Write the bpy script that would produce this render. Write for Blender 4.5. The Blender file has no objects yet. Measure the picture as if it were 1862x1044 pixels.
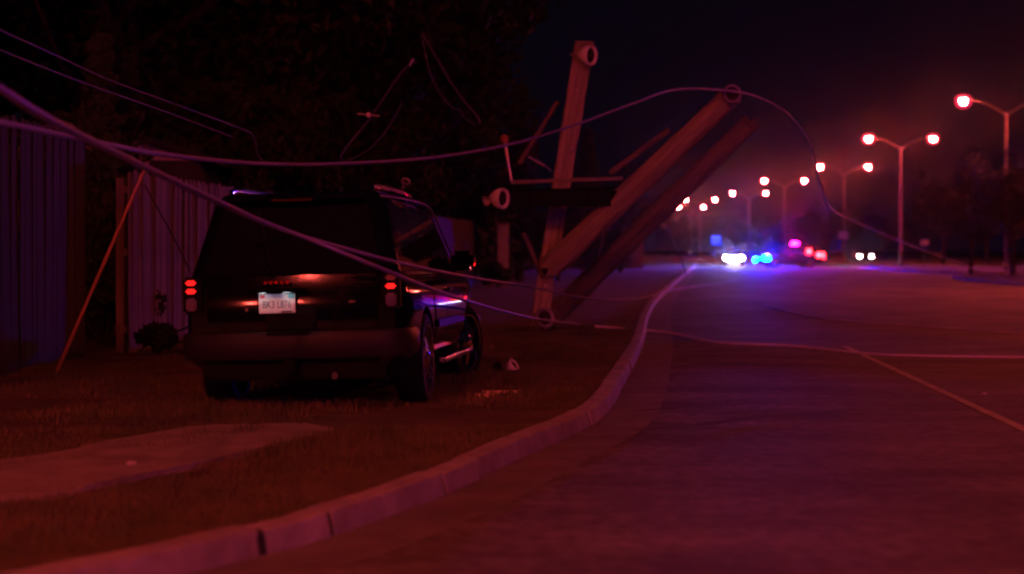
import bpy, bmesh, math, random
from mathutils import Vector, Matrix
R = math.radians
random.seed(7)
SC = bpy.context.scene
COL = SC.collection

# ------------------------------------------------------------------ camera, sky, exposure
CAM_H, FPX, CX, HY = 1.4, 3000.0, 931.0, 455.0
cam_data = bpy.data.cameras.new('camera')
cam = bpy.data.objects.new('camera', cam_data); COL.objects.link(cam)
cam.location = (0, 0, CAM_H); cam.rotation_euler = (R(90), 0, 0)
cam_data.sensor_width = 36; cam_data.lens = FPX/1862*36
cam_data.shift_y = -(522-HY)/1862
cam_data.clip_end = 3000; cam_data.clip_start = .05
cam_data.dof.use_dof = True; cam_data.dof.focus_distance = 15.5; cam_data.dof.aperture_fstop = 1.2
SC.camera = cam
W = bpy.data.worlds.new('World'); SC.world = W; W.use_nodes = True
wt = W.node_tree; wbg = wt.nodes['Background']
sky = wt.nodes.new('ShaderNodeTexSky'); sky.sky_type = 'NISHITA'; sky.sun_disc = False
sky.sun_elevation = R(-4); sky.sun_rotation = R(60)
mixs = wt.nodes.new('ShaderNodeMixRGB'); mixs.blend_type = 'ADD'; mixs.inputs[0].default_value = 1
hs = wt.nodes.new('ShaderNodeMixRGB'); hs.blend_type = 'MULTIPLY'; hs.inputs[0].default_value = 1
hs.inputs[2].default_value = (.02, .02, .02, 1)
wt.links.new(sky.outputs[0], hs.inputs[1]); wt.links.new(hs.outputs[0], mixs.inputs[1])
mixs.inputs[2].default_value = (.028, .015, .052, 1)        # town glow on a night sky
wt.links.new(mixs.outputs[0], wbg.inputs[0]); wbg.inputs[1].default_value = .06
SC.view_settings.view_transform = 'Standard'; SC.view_settings.look = 'None'
SC.view_settings.exposure = 0; SC.view_settings.gamma = 1
SC.render.engine = 'CYCLES'
SC.cycles.use_denoising = True
SC.cycles.max_bounces = 3; SC.cycles.volume_bounces = 0
SC.cycles.sample_clamp_indirect = 40
SC.cycles.filter_width = 2.2; SC.cycles.use_light_tree = False
LAMP_W = (2500, 190, 140)       # radiance of the street-lamp refractors
BLUE_W = (30, 14, 1000); RED_W = (500, 5, 20)

def U(px, py, d):            # a point of the place seen at photo pixel (px, py), d metres ahead
    return Vector(((px-CX)/FPX*d, d, CAM_H-(py-HY)/FPX*d))

# ------------------------------------------------------------------ materials
MATS = {}
def mat(name, col, rough=.7, metal=0., var=0., scale=8., bump=0., coat=0., emis=None, estr=1., spec=.5, col2=None, rand=0., detail=6, stretch=None, trans=0.):
    if name in MATS: return MATS[name]
    m = bpy.data.materials.new(name); m.use_nodes = True; nt = m.node_tree
    b = nt.nodes['Principled BSDF']
    b.inputs['Base Color'].default_value = (*col, 1)
    b.inputs['Roughness'].default_value = rough; b.inputs['Metallic'].default_value = metal
    b.inputs['Specular IOR Level'].default_value = spec
    b.inputs['Coat Weight'].default_value = coat; b.inputs['Coat Roughness'].default_value = .03
    b.inputs['Transmission Weight'].default_value = trans
    if emis:
        b.inputs['Emission Color'].default_value = (*emis, 1); b.inputs['Emission Strength'].default_value = estr
    if var or bump or col2:
        tc = nt.nodes.new('ShaderNodeTexCoord'); nz = nt.nodes.new('ShaderNodeTexNoise')
        nz.inputs['Scale'].default_value = scale; nz.inputs['Detail'].default_value = detail; nz.inputs['Roughness'].default_value = .65
        src = tc.outputs['Object']
        if stretch:
            mp = nt.nodes.new('ShaderNodeMapping'); mp.inputs['Scale'].default_value = stretch
            nt.links.new(src, mp.inputs[0]); src = mp.outputs[0]
        nt.links.new(src, nz.inputs['Vector'])
        if var or col2:
            cr = nt.nodes.new('ShaderNodeValToRGB')
            c2 = col2 or tuple(min(1, c*(1+var)) for c in col)
            c1 = col if col2 else tuple(c*(1-var) for c in col)
            cr.color_ramp.elements[0].color = (*c1, 1); cr.color_ramp.elements[1].color = (*c2, 1)
            cr.color_ramp.elements[0].position = .34; cr.color_ramp.elements[1].position = .68
            nt.links.new(nz.outputs['Fac'], cr.inputs[0]); out = cr.outputs[0]
            if rand:
                oi = nt.nodes.new('ShaderNodeObjectInfo'); mr = nt.nodes.new('ShaderNodeMapRange')
                mr.inputs['To Min'].default_value = 1-rand; mr.inputs['To Max'].default_value = 1+rand
                nt.links.new(oi.outputs['Random'], mr.inputs[0])
                mx = nt.nodes.new('ShaderNodeMixRGB'); mx.blend_type = 'MULTIPLY'; mx.inputs[0].default_value = 1
                nt.links.new(out, mx.inputs[1]); nt.links.new(mr.outputs[0], mx.inputs[2]); out = mx.outputs[0]
            nt.links.new(out, b.inputs['Base Color'])
        if bump:
            bp = nt.nodes.new('ShaderNodeBump'); bp.inputs['Strength'].default_value = bump; bp.inputs['Distance'].default_value = .02
            n2 = nt.nodes.new('ShaderNodeTexNoise'); n2.inputs['Scale'].default_value = scale*6; n2.inputs['Detail'].default_value = 4
            nt.links.new(src, n2.inputs['Vector'])
            nt.links.new(n2.outputs['Fac'], bp.inputs['Height']); nt.links.new(bp.outputs[0], b.inputs['Normal'])
    MATS[name] = m; return m

def emit(name, rgb):
    s = max(rgb)
    return mat(name, (.02, .02, .02), .4, emis=tuple(c/s for c in rgb), estr=s)

# ------------------------------------------------------------------ mesh helpers
class MB:
    def __init__(s): s.v = []; s.f = []
    def add(s, v, f):
        o = len(s.v); s.v += [tuple(p) for p in v]; s.f += [[i+o for i in q] for q in f]; return s
    def box(s, c, d, M=None):
        x, y, z = d[0]/2, d[1]/2, d[2]/2; c = Vector(c)
        v = [Vector((a*x, b*y, e*z)) for a in (-1, 1) for b in (-1, 1) for e in (-1, 1)]
        v = [(M @ p if M else p)+c for p in v]
        return s.add(v, [[0,1,3,2],[4,6,7,5],[0,4,5,1],[2,3,7,6],[0,2,6,4],[1,5,7,3]])
    def tube(s, pts, r, n=8, cap=True, sq=False, twist=0):
        pts = [Vector(p) for p in pts]; k = len(pts)
        rs = r if isinstance(r, (list, tuple)) else [r]*k
        t0 = (pts[1]-pts[0]).normalized()
        up = Vector((0,0,1)) if abs(t0.z) < .95 else Vector((1,0,0))
        nrm = t0.cross(up).normalized(); o = len(s.v)
        for i, p in enumerate(pts):
            t = (pts[min(i+1,k-1)]-pts[max(i-1,0)])
            if t.length > 1e-9:
                t.normalize(); nrm = (nrm-t*nrm.dot(t)); nrm.normalize()
            b = t.cross(nrm)
            for j in range(n):
                a = 2*math.pi*(j+(.5 if sq else 0))/n+twist
                s.v.append(tuple(p+(nrm*math.cos(a)+b*math.sin(a))*rs[i]))
        for i in range(k-1):
            for j in range(n):
                a = o+i*n+j; c = o+i*n+(j+1)%n
                s.f.append([a, c, c+n, a+n])
        if cap:
            s.f.append([o+j for j in range(n)][::-1]); s.f.append([o+(k-1)*n+j for j in range(n)])
        return s
    def lathe(s, prof, n=20, M=None, cap=True):      # prof: (r, z) about local z
        o = len(s.v); M = M or Matrix()
        for r, z in prof:
            for j in range(n):
                a = 2*math.pi*j/n; s.v.append(tuple(M @ Vector((r*math.cos(a), r*math.sin(a), z))))
        for i in range(len(prof)-1):
            for j in range(n):
                a = o+i*n+j; c = o+i*n+(j+1)%n; s.f.append([a, c, c+n, a+n])
        if cap:
            s.f.append([o+j for j in range(n)][::-1]); s.f.append([o+(len(prof)-1)*n+j for j in range(n)])
        return s
    def loft(s, secs, cap=True, closed=True):
        o = len(s.v); n = len(secs[0])
        for q in secs: s.v += [tuple(p) for p in q]
        for i in range(len(secs)-1):
            for j in range(n if closed else n-1):
                a = o+i*n+j; c = o+i*n+(j+1)%n; s.f.append([a, c, c+n, a+n])
        if cap:
            s.f.append([o+j for j in range(n)][::-1]); s.f.append([o+(len(secs)-1)*n+j for j in range(n)])
        return s
    def mesh(s, name, smooth=False, ang=35):
        me = bpy.data.meshes.new(name); me.from_pydata(s.v, [], s.f); me.update()
        if smooth:
            bm = bmesh.new(); bm.from_mesh(me); bmesh.ops.recalc_face_normals(bm, faces=bm.faces); bm.to_mesh(me); bm.free()
            me.polygons.foreach_set('use_smooth', [True]*len(me.polygons)); me.set_sharp_from_angle(angle=R(ang))
        return me
    def build(s, name, m, parent=None, smooth=False, bevel=0, ang=35):
        me = s.mesh(name, smooth, ang)
        if bevel:
            bm = bmesh.new(); bm.from_mesh(me); bmesh.ops.recalc_face_normals(bm, faces=bm.faces)
            es = [e for e in bm.edges if len(e.link_faces) == 2 and e.calc_face_angle(0) > R(30)]
            bmesh.ops.bevel(bm, geom=es, offset=bevel, segments=2, affect='EDGES', clamp_overlap=True)
            bm.to_mesh(me); bm.free()
            me.polygons.foreach_set('use_smooth', [True]*len(me.polygons)); me.set_sharp_from_angle(angle=R(50))
        return link(name, me, m, parent)

def link(name, me, m, parent=None):
    if m and not me.materials: me.materials.append(m)
    o = bpy.data.objects.new(name, me); COL.objects.link(o)
    if parent: o.parent = parent
    return o
def tag(o, label=None, cat=None, group=None, kind=None):
    if label: o['label'] = label
    if cat: o['category'] = cat
    if group: o['group'] = group
    if kind: o['kind'] = kind
    return o
def thing(name, label, cat, loc=(0,0,0), rot=(0,0,0), group=None):
    o = bpy.data.objects.new(name, None); COL.objects.link(o); o.empty_display_size = .2
    o.location = loc; o.rotation_euler = rot
    return tag(o, label, cat, group)
def copy_tree(o, parent=None):
    c = o.copy(); COL.objects.link(c); c.parent = parent
    for ch in list(o.children): copy_tree(ch, c)
    return c
def align(d):                # rotation taking +z to d
    return Vector((0,0,1)).rotation_difference(Vector(d).normalized()).to_matrix().to_4x4()
def spline(pts, n=8):        # Catmull-Rom
    P = [Vector(p) for p in pts]; out = []
    for i in range(len(P)-1):
        a, b, c, d = P[max(i-1,0)], P[i], P[i+1], P[min(i+2,len(P)-1)]
        for k in range(n):
            t = k/n
            out.append(.5*((2*b)+(c-a)*t+(2*a-5*b+4*c-d)*t*t+(3*b-a-3*c+d)*t**3))
    out.append(P[-1]); return out

# ------------------------------------------------------------------ the ground
KP = [(-30,3.9),(-9,4.1),(-4.6,4.6),(-2.9,5.5),(-1.9,6.5),(-1.2,7.6),(-.99,8.0),(-.51,9.3),(-.03,11.05),(.60,13.4),(1.05,16.8),(1.4,20),(1.86,24.4),(3.8,44),(8.65,84),(13,120),(20,180),(25,230),(29,300),(29,420)]
KS = [p.xy for p in spline([(x, y, 0) for x, y in KP], 10)]
def kerb_x(y):
    for a, b in zip(KS, KS[1:]):
        if a.y <= y <= b.y: return a.x+(b.x-a.x)*(y-a.y)/max(1e-6, b.y-a.y)
    return KS[-1].x
VZ = .08

def road_mat():
    m = bpy.data.materials.new('road_surface'); m.use_nodes = True; nt = m.node_tree; b = nt.nodes['Principled BSDF']
    tc = nt.nodes.new('ShaderNodeTexCoord')
    def noise(scale, st, det=6):
        mp = nt.nodes.new('ShaderNodeMapping'); mp.inputs['Scale'].default_value = st; mp.inputs['Rotation'].default_value = (0,0,R(6))
        n = nt.nodes.new('ShaderNodeTexNoise'); n.inputs['Scale'].default_value = scale; n.inputs['Detail'].default_value = det
        nt.links.new(tc.outputs['Object'], mp.inputs[0]); nt.links.new(mp.outputs[0], n.inputs['Vector']); return n
    big = noise(.35, (1,.5,1)); fine = noise(60, (1,1,1), 3); streak = noise(1.3, (.55,.9,1)); grit = noise(9, (1,.7,1), 8); 
    cr = nt.nodes.new('ShaderNodeValToRGB')
    cr.color_ramp.elements[0].color = (.055,.053,.052,1); cr.color_ramp.elements[1].color = (.20,.19,.175,1)
    cr.color_ramp.elements[0].position = .36; cr.color_ramp.elements[1].position = .66
    mx = nt.nodes.new('ShaderNodeMixRGB'); mx.inputs[0].default_value = .55
    nt.links.new(big.outputs['Fac'], mx.inputs[1]); nt.links.new(streak.outputs['Fac'], mx.inputs[2])
    nt.links.new(mx.outputs[0], cr.inputs[0])
    m2 = nt.nodes.new('ShaderNodeMixRGB'); m2.blend_type = 'OVERLAY'; m2.inputs[0].default_value = .5
    m3 = nt.nodes.new('ShaderNodeMixRGB'); m3.blend_type = 'OVERLAY'; m3.inputs[0].default_value = .75
    nt.links.new(cr.outputs[0], m3.inputs[1]); nt.links.new(grit.outputs['Fac'], m3.inputs[2]); nt.links.new(m3.outputs[0], m2.inputs[1]); nt.links.new(fine.outputs['Fac'], m2.inputs[2])
    nt.links.new(m2.outputs[0], b.inputs['Base Color'])
    b.inputs['Roughness'].default_value = .8; b.inputs['Specular IOR Level'].default_value = .22
    bp = nt.nodes.new('ShaderNodeBump'); bp.inputs['Strength'].default_value = .35; bp.inputs['Distance'].default_value = .01
    nt.links.new(fine.outputs['Fac'], bp.inputs['Height']); nt.links.new(bp.outputs[0], b.inputs['Normal'])
    return m
ROAD = road_mat()
CONC = mat('weathered_concrete', (.30,.28,.26), .8, var=.28, scale=3.5, bump=.25, rand=.12)
GROUND = mat('far_ground', (.05,.05,.035), .95, var=.4, scale=.2)
DIRT = mat('verge_soil', (.045,.05,.022), .95, col2=(.13,.095,.06), scale=1.3, bump=.6)
tag(MB().add([(-1500,-300,-.04),(1500,-300,-.04),(1500,2200,-.04),(-1500,2200,-.04)], [[0,1,2,3]]).build('ground', GROUND), kind='structure')
tag(MB().add([(-40,-70,0),(85,-70,0),(85,460,0),(-40,460,0)], [[0,1,2,3]]).build('road', ROAD), kind='structure')

def verge_z(x, y):
    e = min(1, max(0, (kerb_x(y)-x)/.5))
    return .112*(1-e)+VZ*e
def build_verge():
    ys = []; y = 3.95
    while y < 420:
        ys.append(y); y += .12 if y < 16 else (.3 if y < 30 else (2 if y < 90 else 12))
    cols = [0,.1,.2,.35,.5]+[.5+.15*k for k in range(1,34)]+[6,7,8,10,13,18,26,40,80]
    m = MB(); n = len(cols); rng = random.Random(3)
    for y in ys:
        kx = kerb_x(y)-.09
        for c in cols:
            h = (rng.random()-.5)*.028 if c > .1 and y < 34 else 0
            m.v.append((kx-c, y, verge_z(kx-c, y)+h))
    for i in range(len(ys)-1):
        for j in range(n-1):
            a = i*n+j; m.f.append([a, a+n, a+n+1, a+1])
    tag(m.build('verge', DIRT, smooth=True, ang=180), kind='structure')
build_verge()

# kerb: cast lengths with open joints
def build_kerb():
    root = bpy.data.objects.new('kerb', None); COL.objects.link(root); tag(root, kind='structure')
    P = [Vector((p.x, p.y)) for p in KS]; S = [0]
    for a, b in zip(P, P[1:]): S.append(S[-1]+(b-a).length)
    def at(s):
        for i in range(len(S)-1):
            if S[i] <= s <= S[i+1]:
                t = (s-S[i])/max(1e-9, S[i+1]-S[i]); return P[i].lerp(P[i+1], t)
        return P[-1]
    def s_of(y):
        return min(range(len(P)), key=lambda i: abs(P[i].y-y)) 
    joints = [0, 8, 16]
    for y in (5.4, 7.62, 8.06, 9.45, 10.15, 13.0, 16, 19, 23, 28): joints.append(S[s_of(y)])
    while joints[-1] < S[-1]-3: joints.append(joints[-1]+(6 if joints[-1] < 90 else 18))
    rng = random.Random(5)
    prof = [(.085,-.06),(.085,.0),(.066,.10),(.058,.117),(.04,.126),(-.07,.127),(-.08,.118),(-.08,-.06)]
    for a, b in zip(joints, joints[1:]):
        if b-a < .1: continue
        k = max(2, int((b-a)/.25)) if a < 70 else max(2, int((b-a)/2))
        m = MB(); secs = []; dz = rng.uniform(-.008,.006); dx = rng.uniform(-.012,.012)
        for i in range(k+1):
            s = a+.022+(b-a-.044)*i/k
            p = at(s); t = (at(min(s+.15,S[-1]))-at(max(0,s-.15))).normalized(); nr = Vector((t.y, -t.x))   # towards the road
            chip = rng.uniform(-.004,.004)
            secs.append([(p.x+nr.x*(u+dx+(chip if u>0 else 0)), p.y+nr.y*(u+dx), z+(dz if z > .01 else 0)+(chip if z > .05 else 0)) for u, z in prof])
        m.loft(secs); m.build('kerb_segment', CONC, root, smooth=True, ang=28)
        if b < S[-1]-3 and a < 60:                       # bitumen filler set back in the joint
            p = at(b); t = (at(min(b+.15,S[-1]))-at(max(0,b-.15))).normalized(); nr = Vector((t.y,-t.x))
            MB().loft([[(p.x+nr.x*u*.93+t.x*e, p.y+nr.y*u*.93+t.y*e, z-.012) for u, z in prof] for e in (-.034,.034)]).build('joint_filler', mat('joint_bitumen', (.012,.011,.011), .9), root)
    # gutter strip of concrete along the kerb foot
    m = MB(); secs = []
    for i in range(0, len(P)):
        t = (P[min(i+1,len(P)-1)]-P[max(i-1,0)]).normalized(); nr = Vector((t.y,-t.x)); p = P[i]
        secs.append([(p.x+nr.x*u, p.y+nr.y*u, .004) for u in (.06,.52)])
    for s in secs: m.v += s
    for i in range(len(secs)-1): m.f.append([2*i, 2*i+1, 2*i+3, 2*i+2])
    tag(m.build('gutter', mat('gutter_concrete', (.145,.135,.125), .75, var=.3, scale=2, bump=.2)), kind='structure')
build_kerb()

# lane line, worn
lm = mat('worn_road_paint', (.55,.52,.42), .75, col2=(.24,.23,.2), scale=5)
m = MB(); LY = [5,8,10.5,12.9,15,18,21.5,24]
for y in LY:
    x = 4.0+.0756*(y-12.9); m.v += [(x-.045,y,.004),(x+.045,y,.004)]
for i in range(len(LY)-1): m.f.append([2*i,2*i+1,2*i+3,2*i+2])
tag(m.build('lane_line', lm), kind='structure')

# dark strips painting the wreck's shadow across the lane
def shadow_strip(pts, w):
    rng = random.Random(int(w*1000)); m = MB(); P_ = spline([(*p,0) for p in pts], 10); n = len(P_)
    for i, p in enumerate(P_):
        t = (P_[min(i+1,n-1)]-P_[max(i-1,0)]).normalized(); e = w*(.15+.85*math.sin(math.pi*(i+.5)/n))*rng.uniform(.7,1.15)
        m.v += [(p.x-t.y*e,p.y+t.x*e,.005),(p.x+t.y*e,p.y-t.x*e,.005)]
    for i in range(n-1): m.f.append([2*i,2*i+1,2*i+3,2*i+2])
    tag(m.build('shadow_streak', mat('painted_shadow', (.035,.034,.034), .8, col2=(.075,.072,.07), scale=4)), kind='structure')
shadow_strip([(.93,12.75),(1.5,13.2),(1.95,13.7),(2.6,14.2),(3.2,14.5)], .10)
shadow_strip([(1.05,14.3),(1.6,14.7),(2.2,15.0)], .07)
# sidewalk of cast slabs on the left
def build_sidewalk():
    root = bpy.data.objects.new('sidewalk', None); COL.objects.link(root); tag(root, kind='structure')
    near = spline([(-8,8.0,0),(-4,8.15,0),(-2.66,8.56,0),(-2.16,9.38,0),(-1.62,10.8,0),(-1.28,12.05,0)], 12)
    far = spline([(-8,9.5,0),(-4.4,9.75,0),(-3.17,10.2,0),(-2.65,11.3,0),(-2.25,12.1,0),(-1.5,12.3,0)], 12)
    n = len(near); cuts = [0,9,17,24,31,38,44,50,n-1]; rng = random.Random(2)
    for a, b in zip(cuts, cuts[1:]):
        lo = [near[i].copy() for i in range(a, b+1)]; hi = [far[i].copy() for i in range(a, b+1)]
        if b < n-1:
            for L in (lo, hi):
                L[-1] = L[-1].lerp(L[-2], .03 if b-a > 2 else .02)
        z = .114+rng.uniform(-.008,.008); mm = MB()
        ring = lo+hi[::-1]; k = len(ring)
        if b == n-1: ring = [p+Vector((rng.uniform(-.04,.04), rng.uniform(-.05,.05), 0)) for p in ring]
        v = [(p.x,p.y,z) for p in ring]+[(p.x,p.y,z-.12) for p in ring]
        mm.add(v, [list(range(k))]+[[i,i+k,(i+1)%k+k,(i+1)%k] for i in range(k)])
        mm.build('slab', mat('old_walk_concrete', (.26,.24,.22), .85, var=.35, scale=2.5, bump=.3, rand=.1), root)
build_sidewalk()

# grass blades on the near verge
def build_grass():
    rng = random.Random(11); m = MB()
    near = [(-8,8.0),(-4,8.15),(-2.66,8.56),(-2.16,9.38),(-1.62,10.8),(-1.2,12.2)]
    def walk(x, y):
        if x < -1.15:
            for (x0,y0),(x1,y1) in zip(near, near[1:]):
                if x0 <= x <= x1:
                    yn = y0+(y1-y0)*(x-x0)/(x1-x0)
                    return yn-.03 < y < yn+1.45+.2*math.sin(x*2)
        return False
    cnt = 0
    while cnt < 62000:
        y = 5.0+(rng.random()**1.5)*23; x = kerb_x(y)-.11-rng.random()*6.5
        if x < -5.3 or x < -y*.33-.3 or walk(x, y): continue
        d = math.sin(x*1.7+y*.9)+math.sin(y*2.3-x*.8)+rng.random()*1.6
        if y > 12.2 and d < 1.0: continue                    # churned bare earth around the car
        if d < -.6: continue
        cnt += 1; z = verge_z(x, y)-.02; h = rng.uniform(.025,.075)*(1+.5*(d > 1.6)); w = rng.uniform(.004,.008)*(1+.06*y)
        a = rng.random()*6.28; lx, ly = rng.uniform(-.035,.035), rng.uniform(-.035,.035)
        o = len(m.v)
        m.v += [(x-w*math.cos(a),y-w*math.sin(a),z),(x+w*math.cos(a),y+w*math.sin(a),z),(x+lx,y+ly,z+h)]; m.f.append([o,o+1,o+2])
    g = m.build('grass', mat('grass_blades', (.045,.075,.018), .8, col2=(.16,.13,.06), scale=2.0))
    tag(g, 'short patchy grass growing on the verge beside the kerb', 'grass', kind='stuff')
build_grass()

# median islands on the right
def island(name, left, right):
    root = bpy.data.objects.new(name, None); COL.objects.link(root); tag(root, kind='structure')
    ring = [Vector((*p,0)) for p in left+right[::-1]]; k = len(ring); c = sum(ring, Vector())/k
    def inset(d): return [p+(c-p).normalized()*d for p in ring]
    m = MB(); a, b, e = ring, inset(.06), inset(.28)
    m.v += [(p.x,p.y,-.02) for p in a]+[(p.x,p.y,.15) for p in b]+[(p.x,p.y,.15) for p in e]+[(p.x,p.y,.05) for p in e]
    for q in range(3):
        for i in range(k): m.f.append([q*k+i, q*k+(i+1)%k, (q+1)*k+(i+1)%k, (q+1)*k+i])
    m.build('island_kerb', CONC, root)
    MB().add([(p.x,p.y,.14) for p in inset(.26)], [list(range(k))]).build('island_turf', mat('median_turf', (.05,.05,.025), .95, col2=(.11,.08,.045), scale=.6), root)
island('median', [(19.2,55),(20,64),(20.8,76),(21.6,81),(22.8,83)], [(36,30),(36,45),(35,60),(33,75),(27,82)])
island('median', [(26,96),(25.2,102),(25.6,110),(26.8,120),(28,140),(30.5,178),(33,240),(34,330)], [(34,92),(36,102),(37,110),(37.5,120),(38,140),(40,178),(41,240),(41,330)])

# ------------------------------------------------------------------ street lamps
STEEL = mat('galvanised_steel', (.16,.15,.145), .5, .4, var=.2, scale=6)
HOUS = mat('lamp_housing', (.25,.25,.25), .5, .3)
LENS = emit('sodium_refractor', LAMP_W)
HALO = bpy.data.materials.new('red_halo_shell'); HALO.use_nodes = True; _n = HALO.node_tree; _n.nodes.clear()
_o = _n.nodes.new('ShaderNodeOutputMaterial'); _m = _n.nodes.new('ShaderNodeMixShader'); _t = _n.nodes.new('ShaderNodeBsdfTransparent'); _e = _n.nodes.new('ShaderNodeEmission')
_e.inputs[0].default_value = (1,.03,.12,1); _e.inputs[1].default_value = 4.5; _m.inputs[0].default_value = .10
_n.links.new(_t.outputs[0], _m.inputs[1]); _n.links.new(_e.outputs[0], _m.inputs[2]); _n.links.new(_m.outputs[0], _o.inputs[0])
HALO.cycles.emission_sampling = 'NONE'  # weakly glowing shell added to draw the red fringe round each lens
def make_lamp(label, heads=2):
    t = thing('street_lamp', label, 'street lamp', group='street lamps along the road')
    MB().lathe([(.24,0),(.24,.06),(.17,.1),(.17,.55),(.13,.6)], 16).build('base', STEEL, t, smooth=True)
    MB().tube([(0,0,.55),(0,0,9.75)], [.125,.075], 14).build('pole', STEEL, t, smooth=True)
    for s in ((-1,1) if heads == 2 else (1,)):
        MB().tube(spline([(0,0,9.5),(s*.35,0,9.78),(s*1.2,0,10.25),(s*2.2,0,10.55)], 5), [.05]*15+[.04], 8).build('arm', STEEL, t, smooth=True)
        h = MB(); secs = []
        for u, w, z0, z1 in ((2.1,.07,10.50,10.60),(2.2,.12,10.50,10.66),(2.45,.19,10.49,10.72),(2.75,.19,10.49,10.70),(2.95,.10,10.50,10.62)):
            secs.append([(s*u, -w, z0),(s*u,-w*.9,(z0+z1)/2),(s*u,-w*.4,z1),(s*u,w*.4,z1),(s*u,w*.9,(z0+z1)/2),(s*u,w,z0)])
        hd = h.loft(secs).build('lamp_head', HOUS, t, smooth=True, ang=50)
        l = MB(); prof = [(.3,.62),(.72,.5),(.95,.25),(1,0),(.97,-.3),(.85,-.6),(.6,-.85),(.25,-.98),(.02,-1)]
        M = Matrix.Translation((s*2.6,0,10.49)) @ Matrix.Diagonal((.20,.19,.28,1))
        l.lathe(prof, 16, M).build('lamp_lens', LENS, hd, smooth=True, ang=80)
        MB().lathe(prof, 20, Matrix.Translation((s*2.6,0,10.47)) @ Matrix.Diagonal((.50,.48,.52,1))).build('halo_shell', HALO, hd, smooth=True, ang=80)
    return t
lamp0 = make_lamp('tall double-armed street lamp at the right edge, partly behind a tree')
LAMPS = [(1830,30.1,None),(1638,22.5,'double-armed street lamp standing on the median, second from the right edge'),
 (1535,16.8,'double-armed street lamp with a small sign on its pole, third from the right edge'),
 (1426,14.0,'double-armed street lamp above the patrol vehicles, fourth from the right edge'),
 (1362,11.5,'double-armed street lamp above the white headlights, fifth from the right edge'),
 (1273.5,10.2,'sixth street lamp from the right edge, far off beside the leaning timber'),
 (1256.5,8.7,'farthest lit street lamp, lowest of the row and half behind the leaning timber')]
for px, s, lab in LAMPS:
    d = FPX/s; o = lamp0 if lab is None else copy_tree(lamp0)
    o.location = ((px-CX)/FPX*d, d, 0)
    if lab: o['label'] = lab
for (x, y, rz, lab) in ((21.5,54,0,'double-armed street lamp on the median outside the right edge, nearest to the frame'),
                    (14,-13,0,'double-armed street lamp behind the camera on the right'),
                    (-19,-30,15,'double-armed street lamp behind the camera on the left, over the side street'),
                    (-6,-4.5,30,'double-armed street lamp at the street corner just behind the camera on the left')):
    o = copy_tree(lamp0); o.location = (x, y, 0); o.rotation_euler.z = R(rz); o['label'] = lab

# ------------------------------------------------------------------ vehicles
GLASS = mat('dark_tinted_glass', (.006,.006,.008), .03, spec=.6)
RUBBER = mat('tyre_rubber', (.010,.010,.010), .85, spec=.15, var=.2, scale=20)
CHROME = mat('chrome', (.75,.75,.76), .12, 1.)
BLACKP = mat('black_plastic', (.005,.005,.005), .6, spec=.08)
SILVER = mat('alloy_rim', (.55,.55,.57), .25, 1.)
BACKUP = mat('clear_lens', (.14,.12,.17), .12, coat=.5)
REDOFF = mat('red_lens', (.20,.01,.012), .12, coat=.6)
TAIL_ON = emit('tail_lamp_lit', (1.7,.02,.018)); TAIL_DIM = emit('tail_lamp_dim', (.10,.004,.005))
HEAD_ON = emit('headlight_lit', (1100,950,1500)); HEAD_LOW = emit('headlight_low', (90,88,86))
HEAD_OFF = mat('headlight_off', (.3,.3,.32), .1, coat=.6)
BLUE_L = emit('blue_strobe', BLUE_W); RED_L = emit('red_strobe', RED_W)
BLUE_S = emit('blue_strobe_small', (0,70,13000)); RED_S = emit('red_strobe_small', (4000,1,420)); BLUE_OFF = mat('blue_lens', (.01,.02,.25), .1, coat=.5)

def wheel(parent, x, y, r, w, steer=0, side=1, rim=SILVER, spokes=6):
    e = bpy.data.objects.new('wheel', None); COL.objects.link(e); e.parent = parent
    e.location = (x, y, r); e.rotation_euler = (0, 0, steer)
    Q = Matrix.Rotation(R(90)*side, 4, 'Y')            # local z to the outside
    rr = r*.74
    MB().lathe([(rr,-w/2),(r*.93,-w/2),(r*.985,-w*.42),(r,-w*.3),(r,w*.3),(r*.985,w*.42),(r*.93,w/2),(r*.8,w/2+.004),(rr,w/2-.008),(rr,-w/2)], 36, Q, cap=False).build('tyre', RUBBER, e, smooth=True)
    MB().lathe([(rr*1.02,w/2-.006),(rr*1.01,w/2+.006),(rr*.95,w/2+.004),(rr*.92,w/2-.05),(rr*.9,-w*.3),(.06,-w*.3),(.02,-w*.3)], 36, Q, cap=False).build('rim', rim, e, smooth=True)
    s = MB()
    for k in range(spokes):
        a = 2*math.pi*k/spokes
        M = Q @ Matrix.Rotation(a, 4, 'Z')
        v = [M @ Vector(p) for p in ((rr*.94,-.025,w/2-.035),(rr*.94,.025,w/2-.035),(.05,.05,w/2-.005),(.05,-.05,w/2-.005),(rr*.94,-.025,w/2-.075),(rr*.94,.025,w/2-.075),(.05,.05,w/2-.06),(.05,-.05,w/2-.06))]
        s.add(v, [[0,1,2,3],[7,6,5,4],[0,4,5,1],[3,2,6,7],[1,5,6,2],[0,3,7,4]])
    s.lathe([(.075,w/2-.07),(.075,w/2-.005),(.05,w/2+.008),(.01,w/2+.01)], 14, Q).build('spokes', rim, e, smooth=True)
    return e

def rrect(x0, x1, y0, y1, z, r, n=4):
    pts = []
    for cx, cy, a0 in ((x1-r,y1-r,0),(x0+r,y1-r,90),(x0+r,y0+r,180),(x1-r,y0+r,270)):
        for k in range(n+1):
            a = R(a0+90*k/n); pts.append((cx+r*math.cos(a), cy+r*math.sin(a), z))
    return pts

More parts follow.
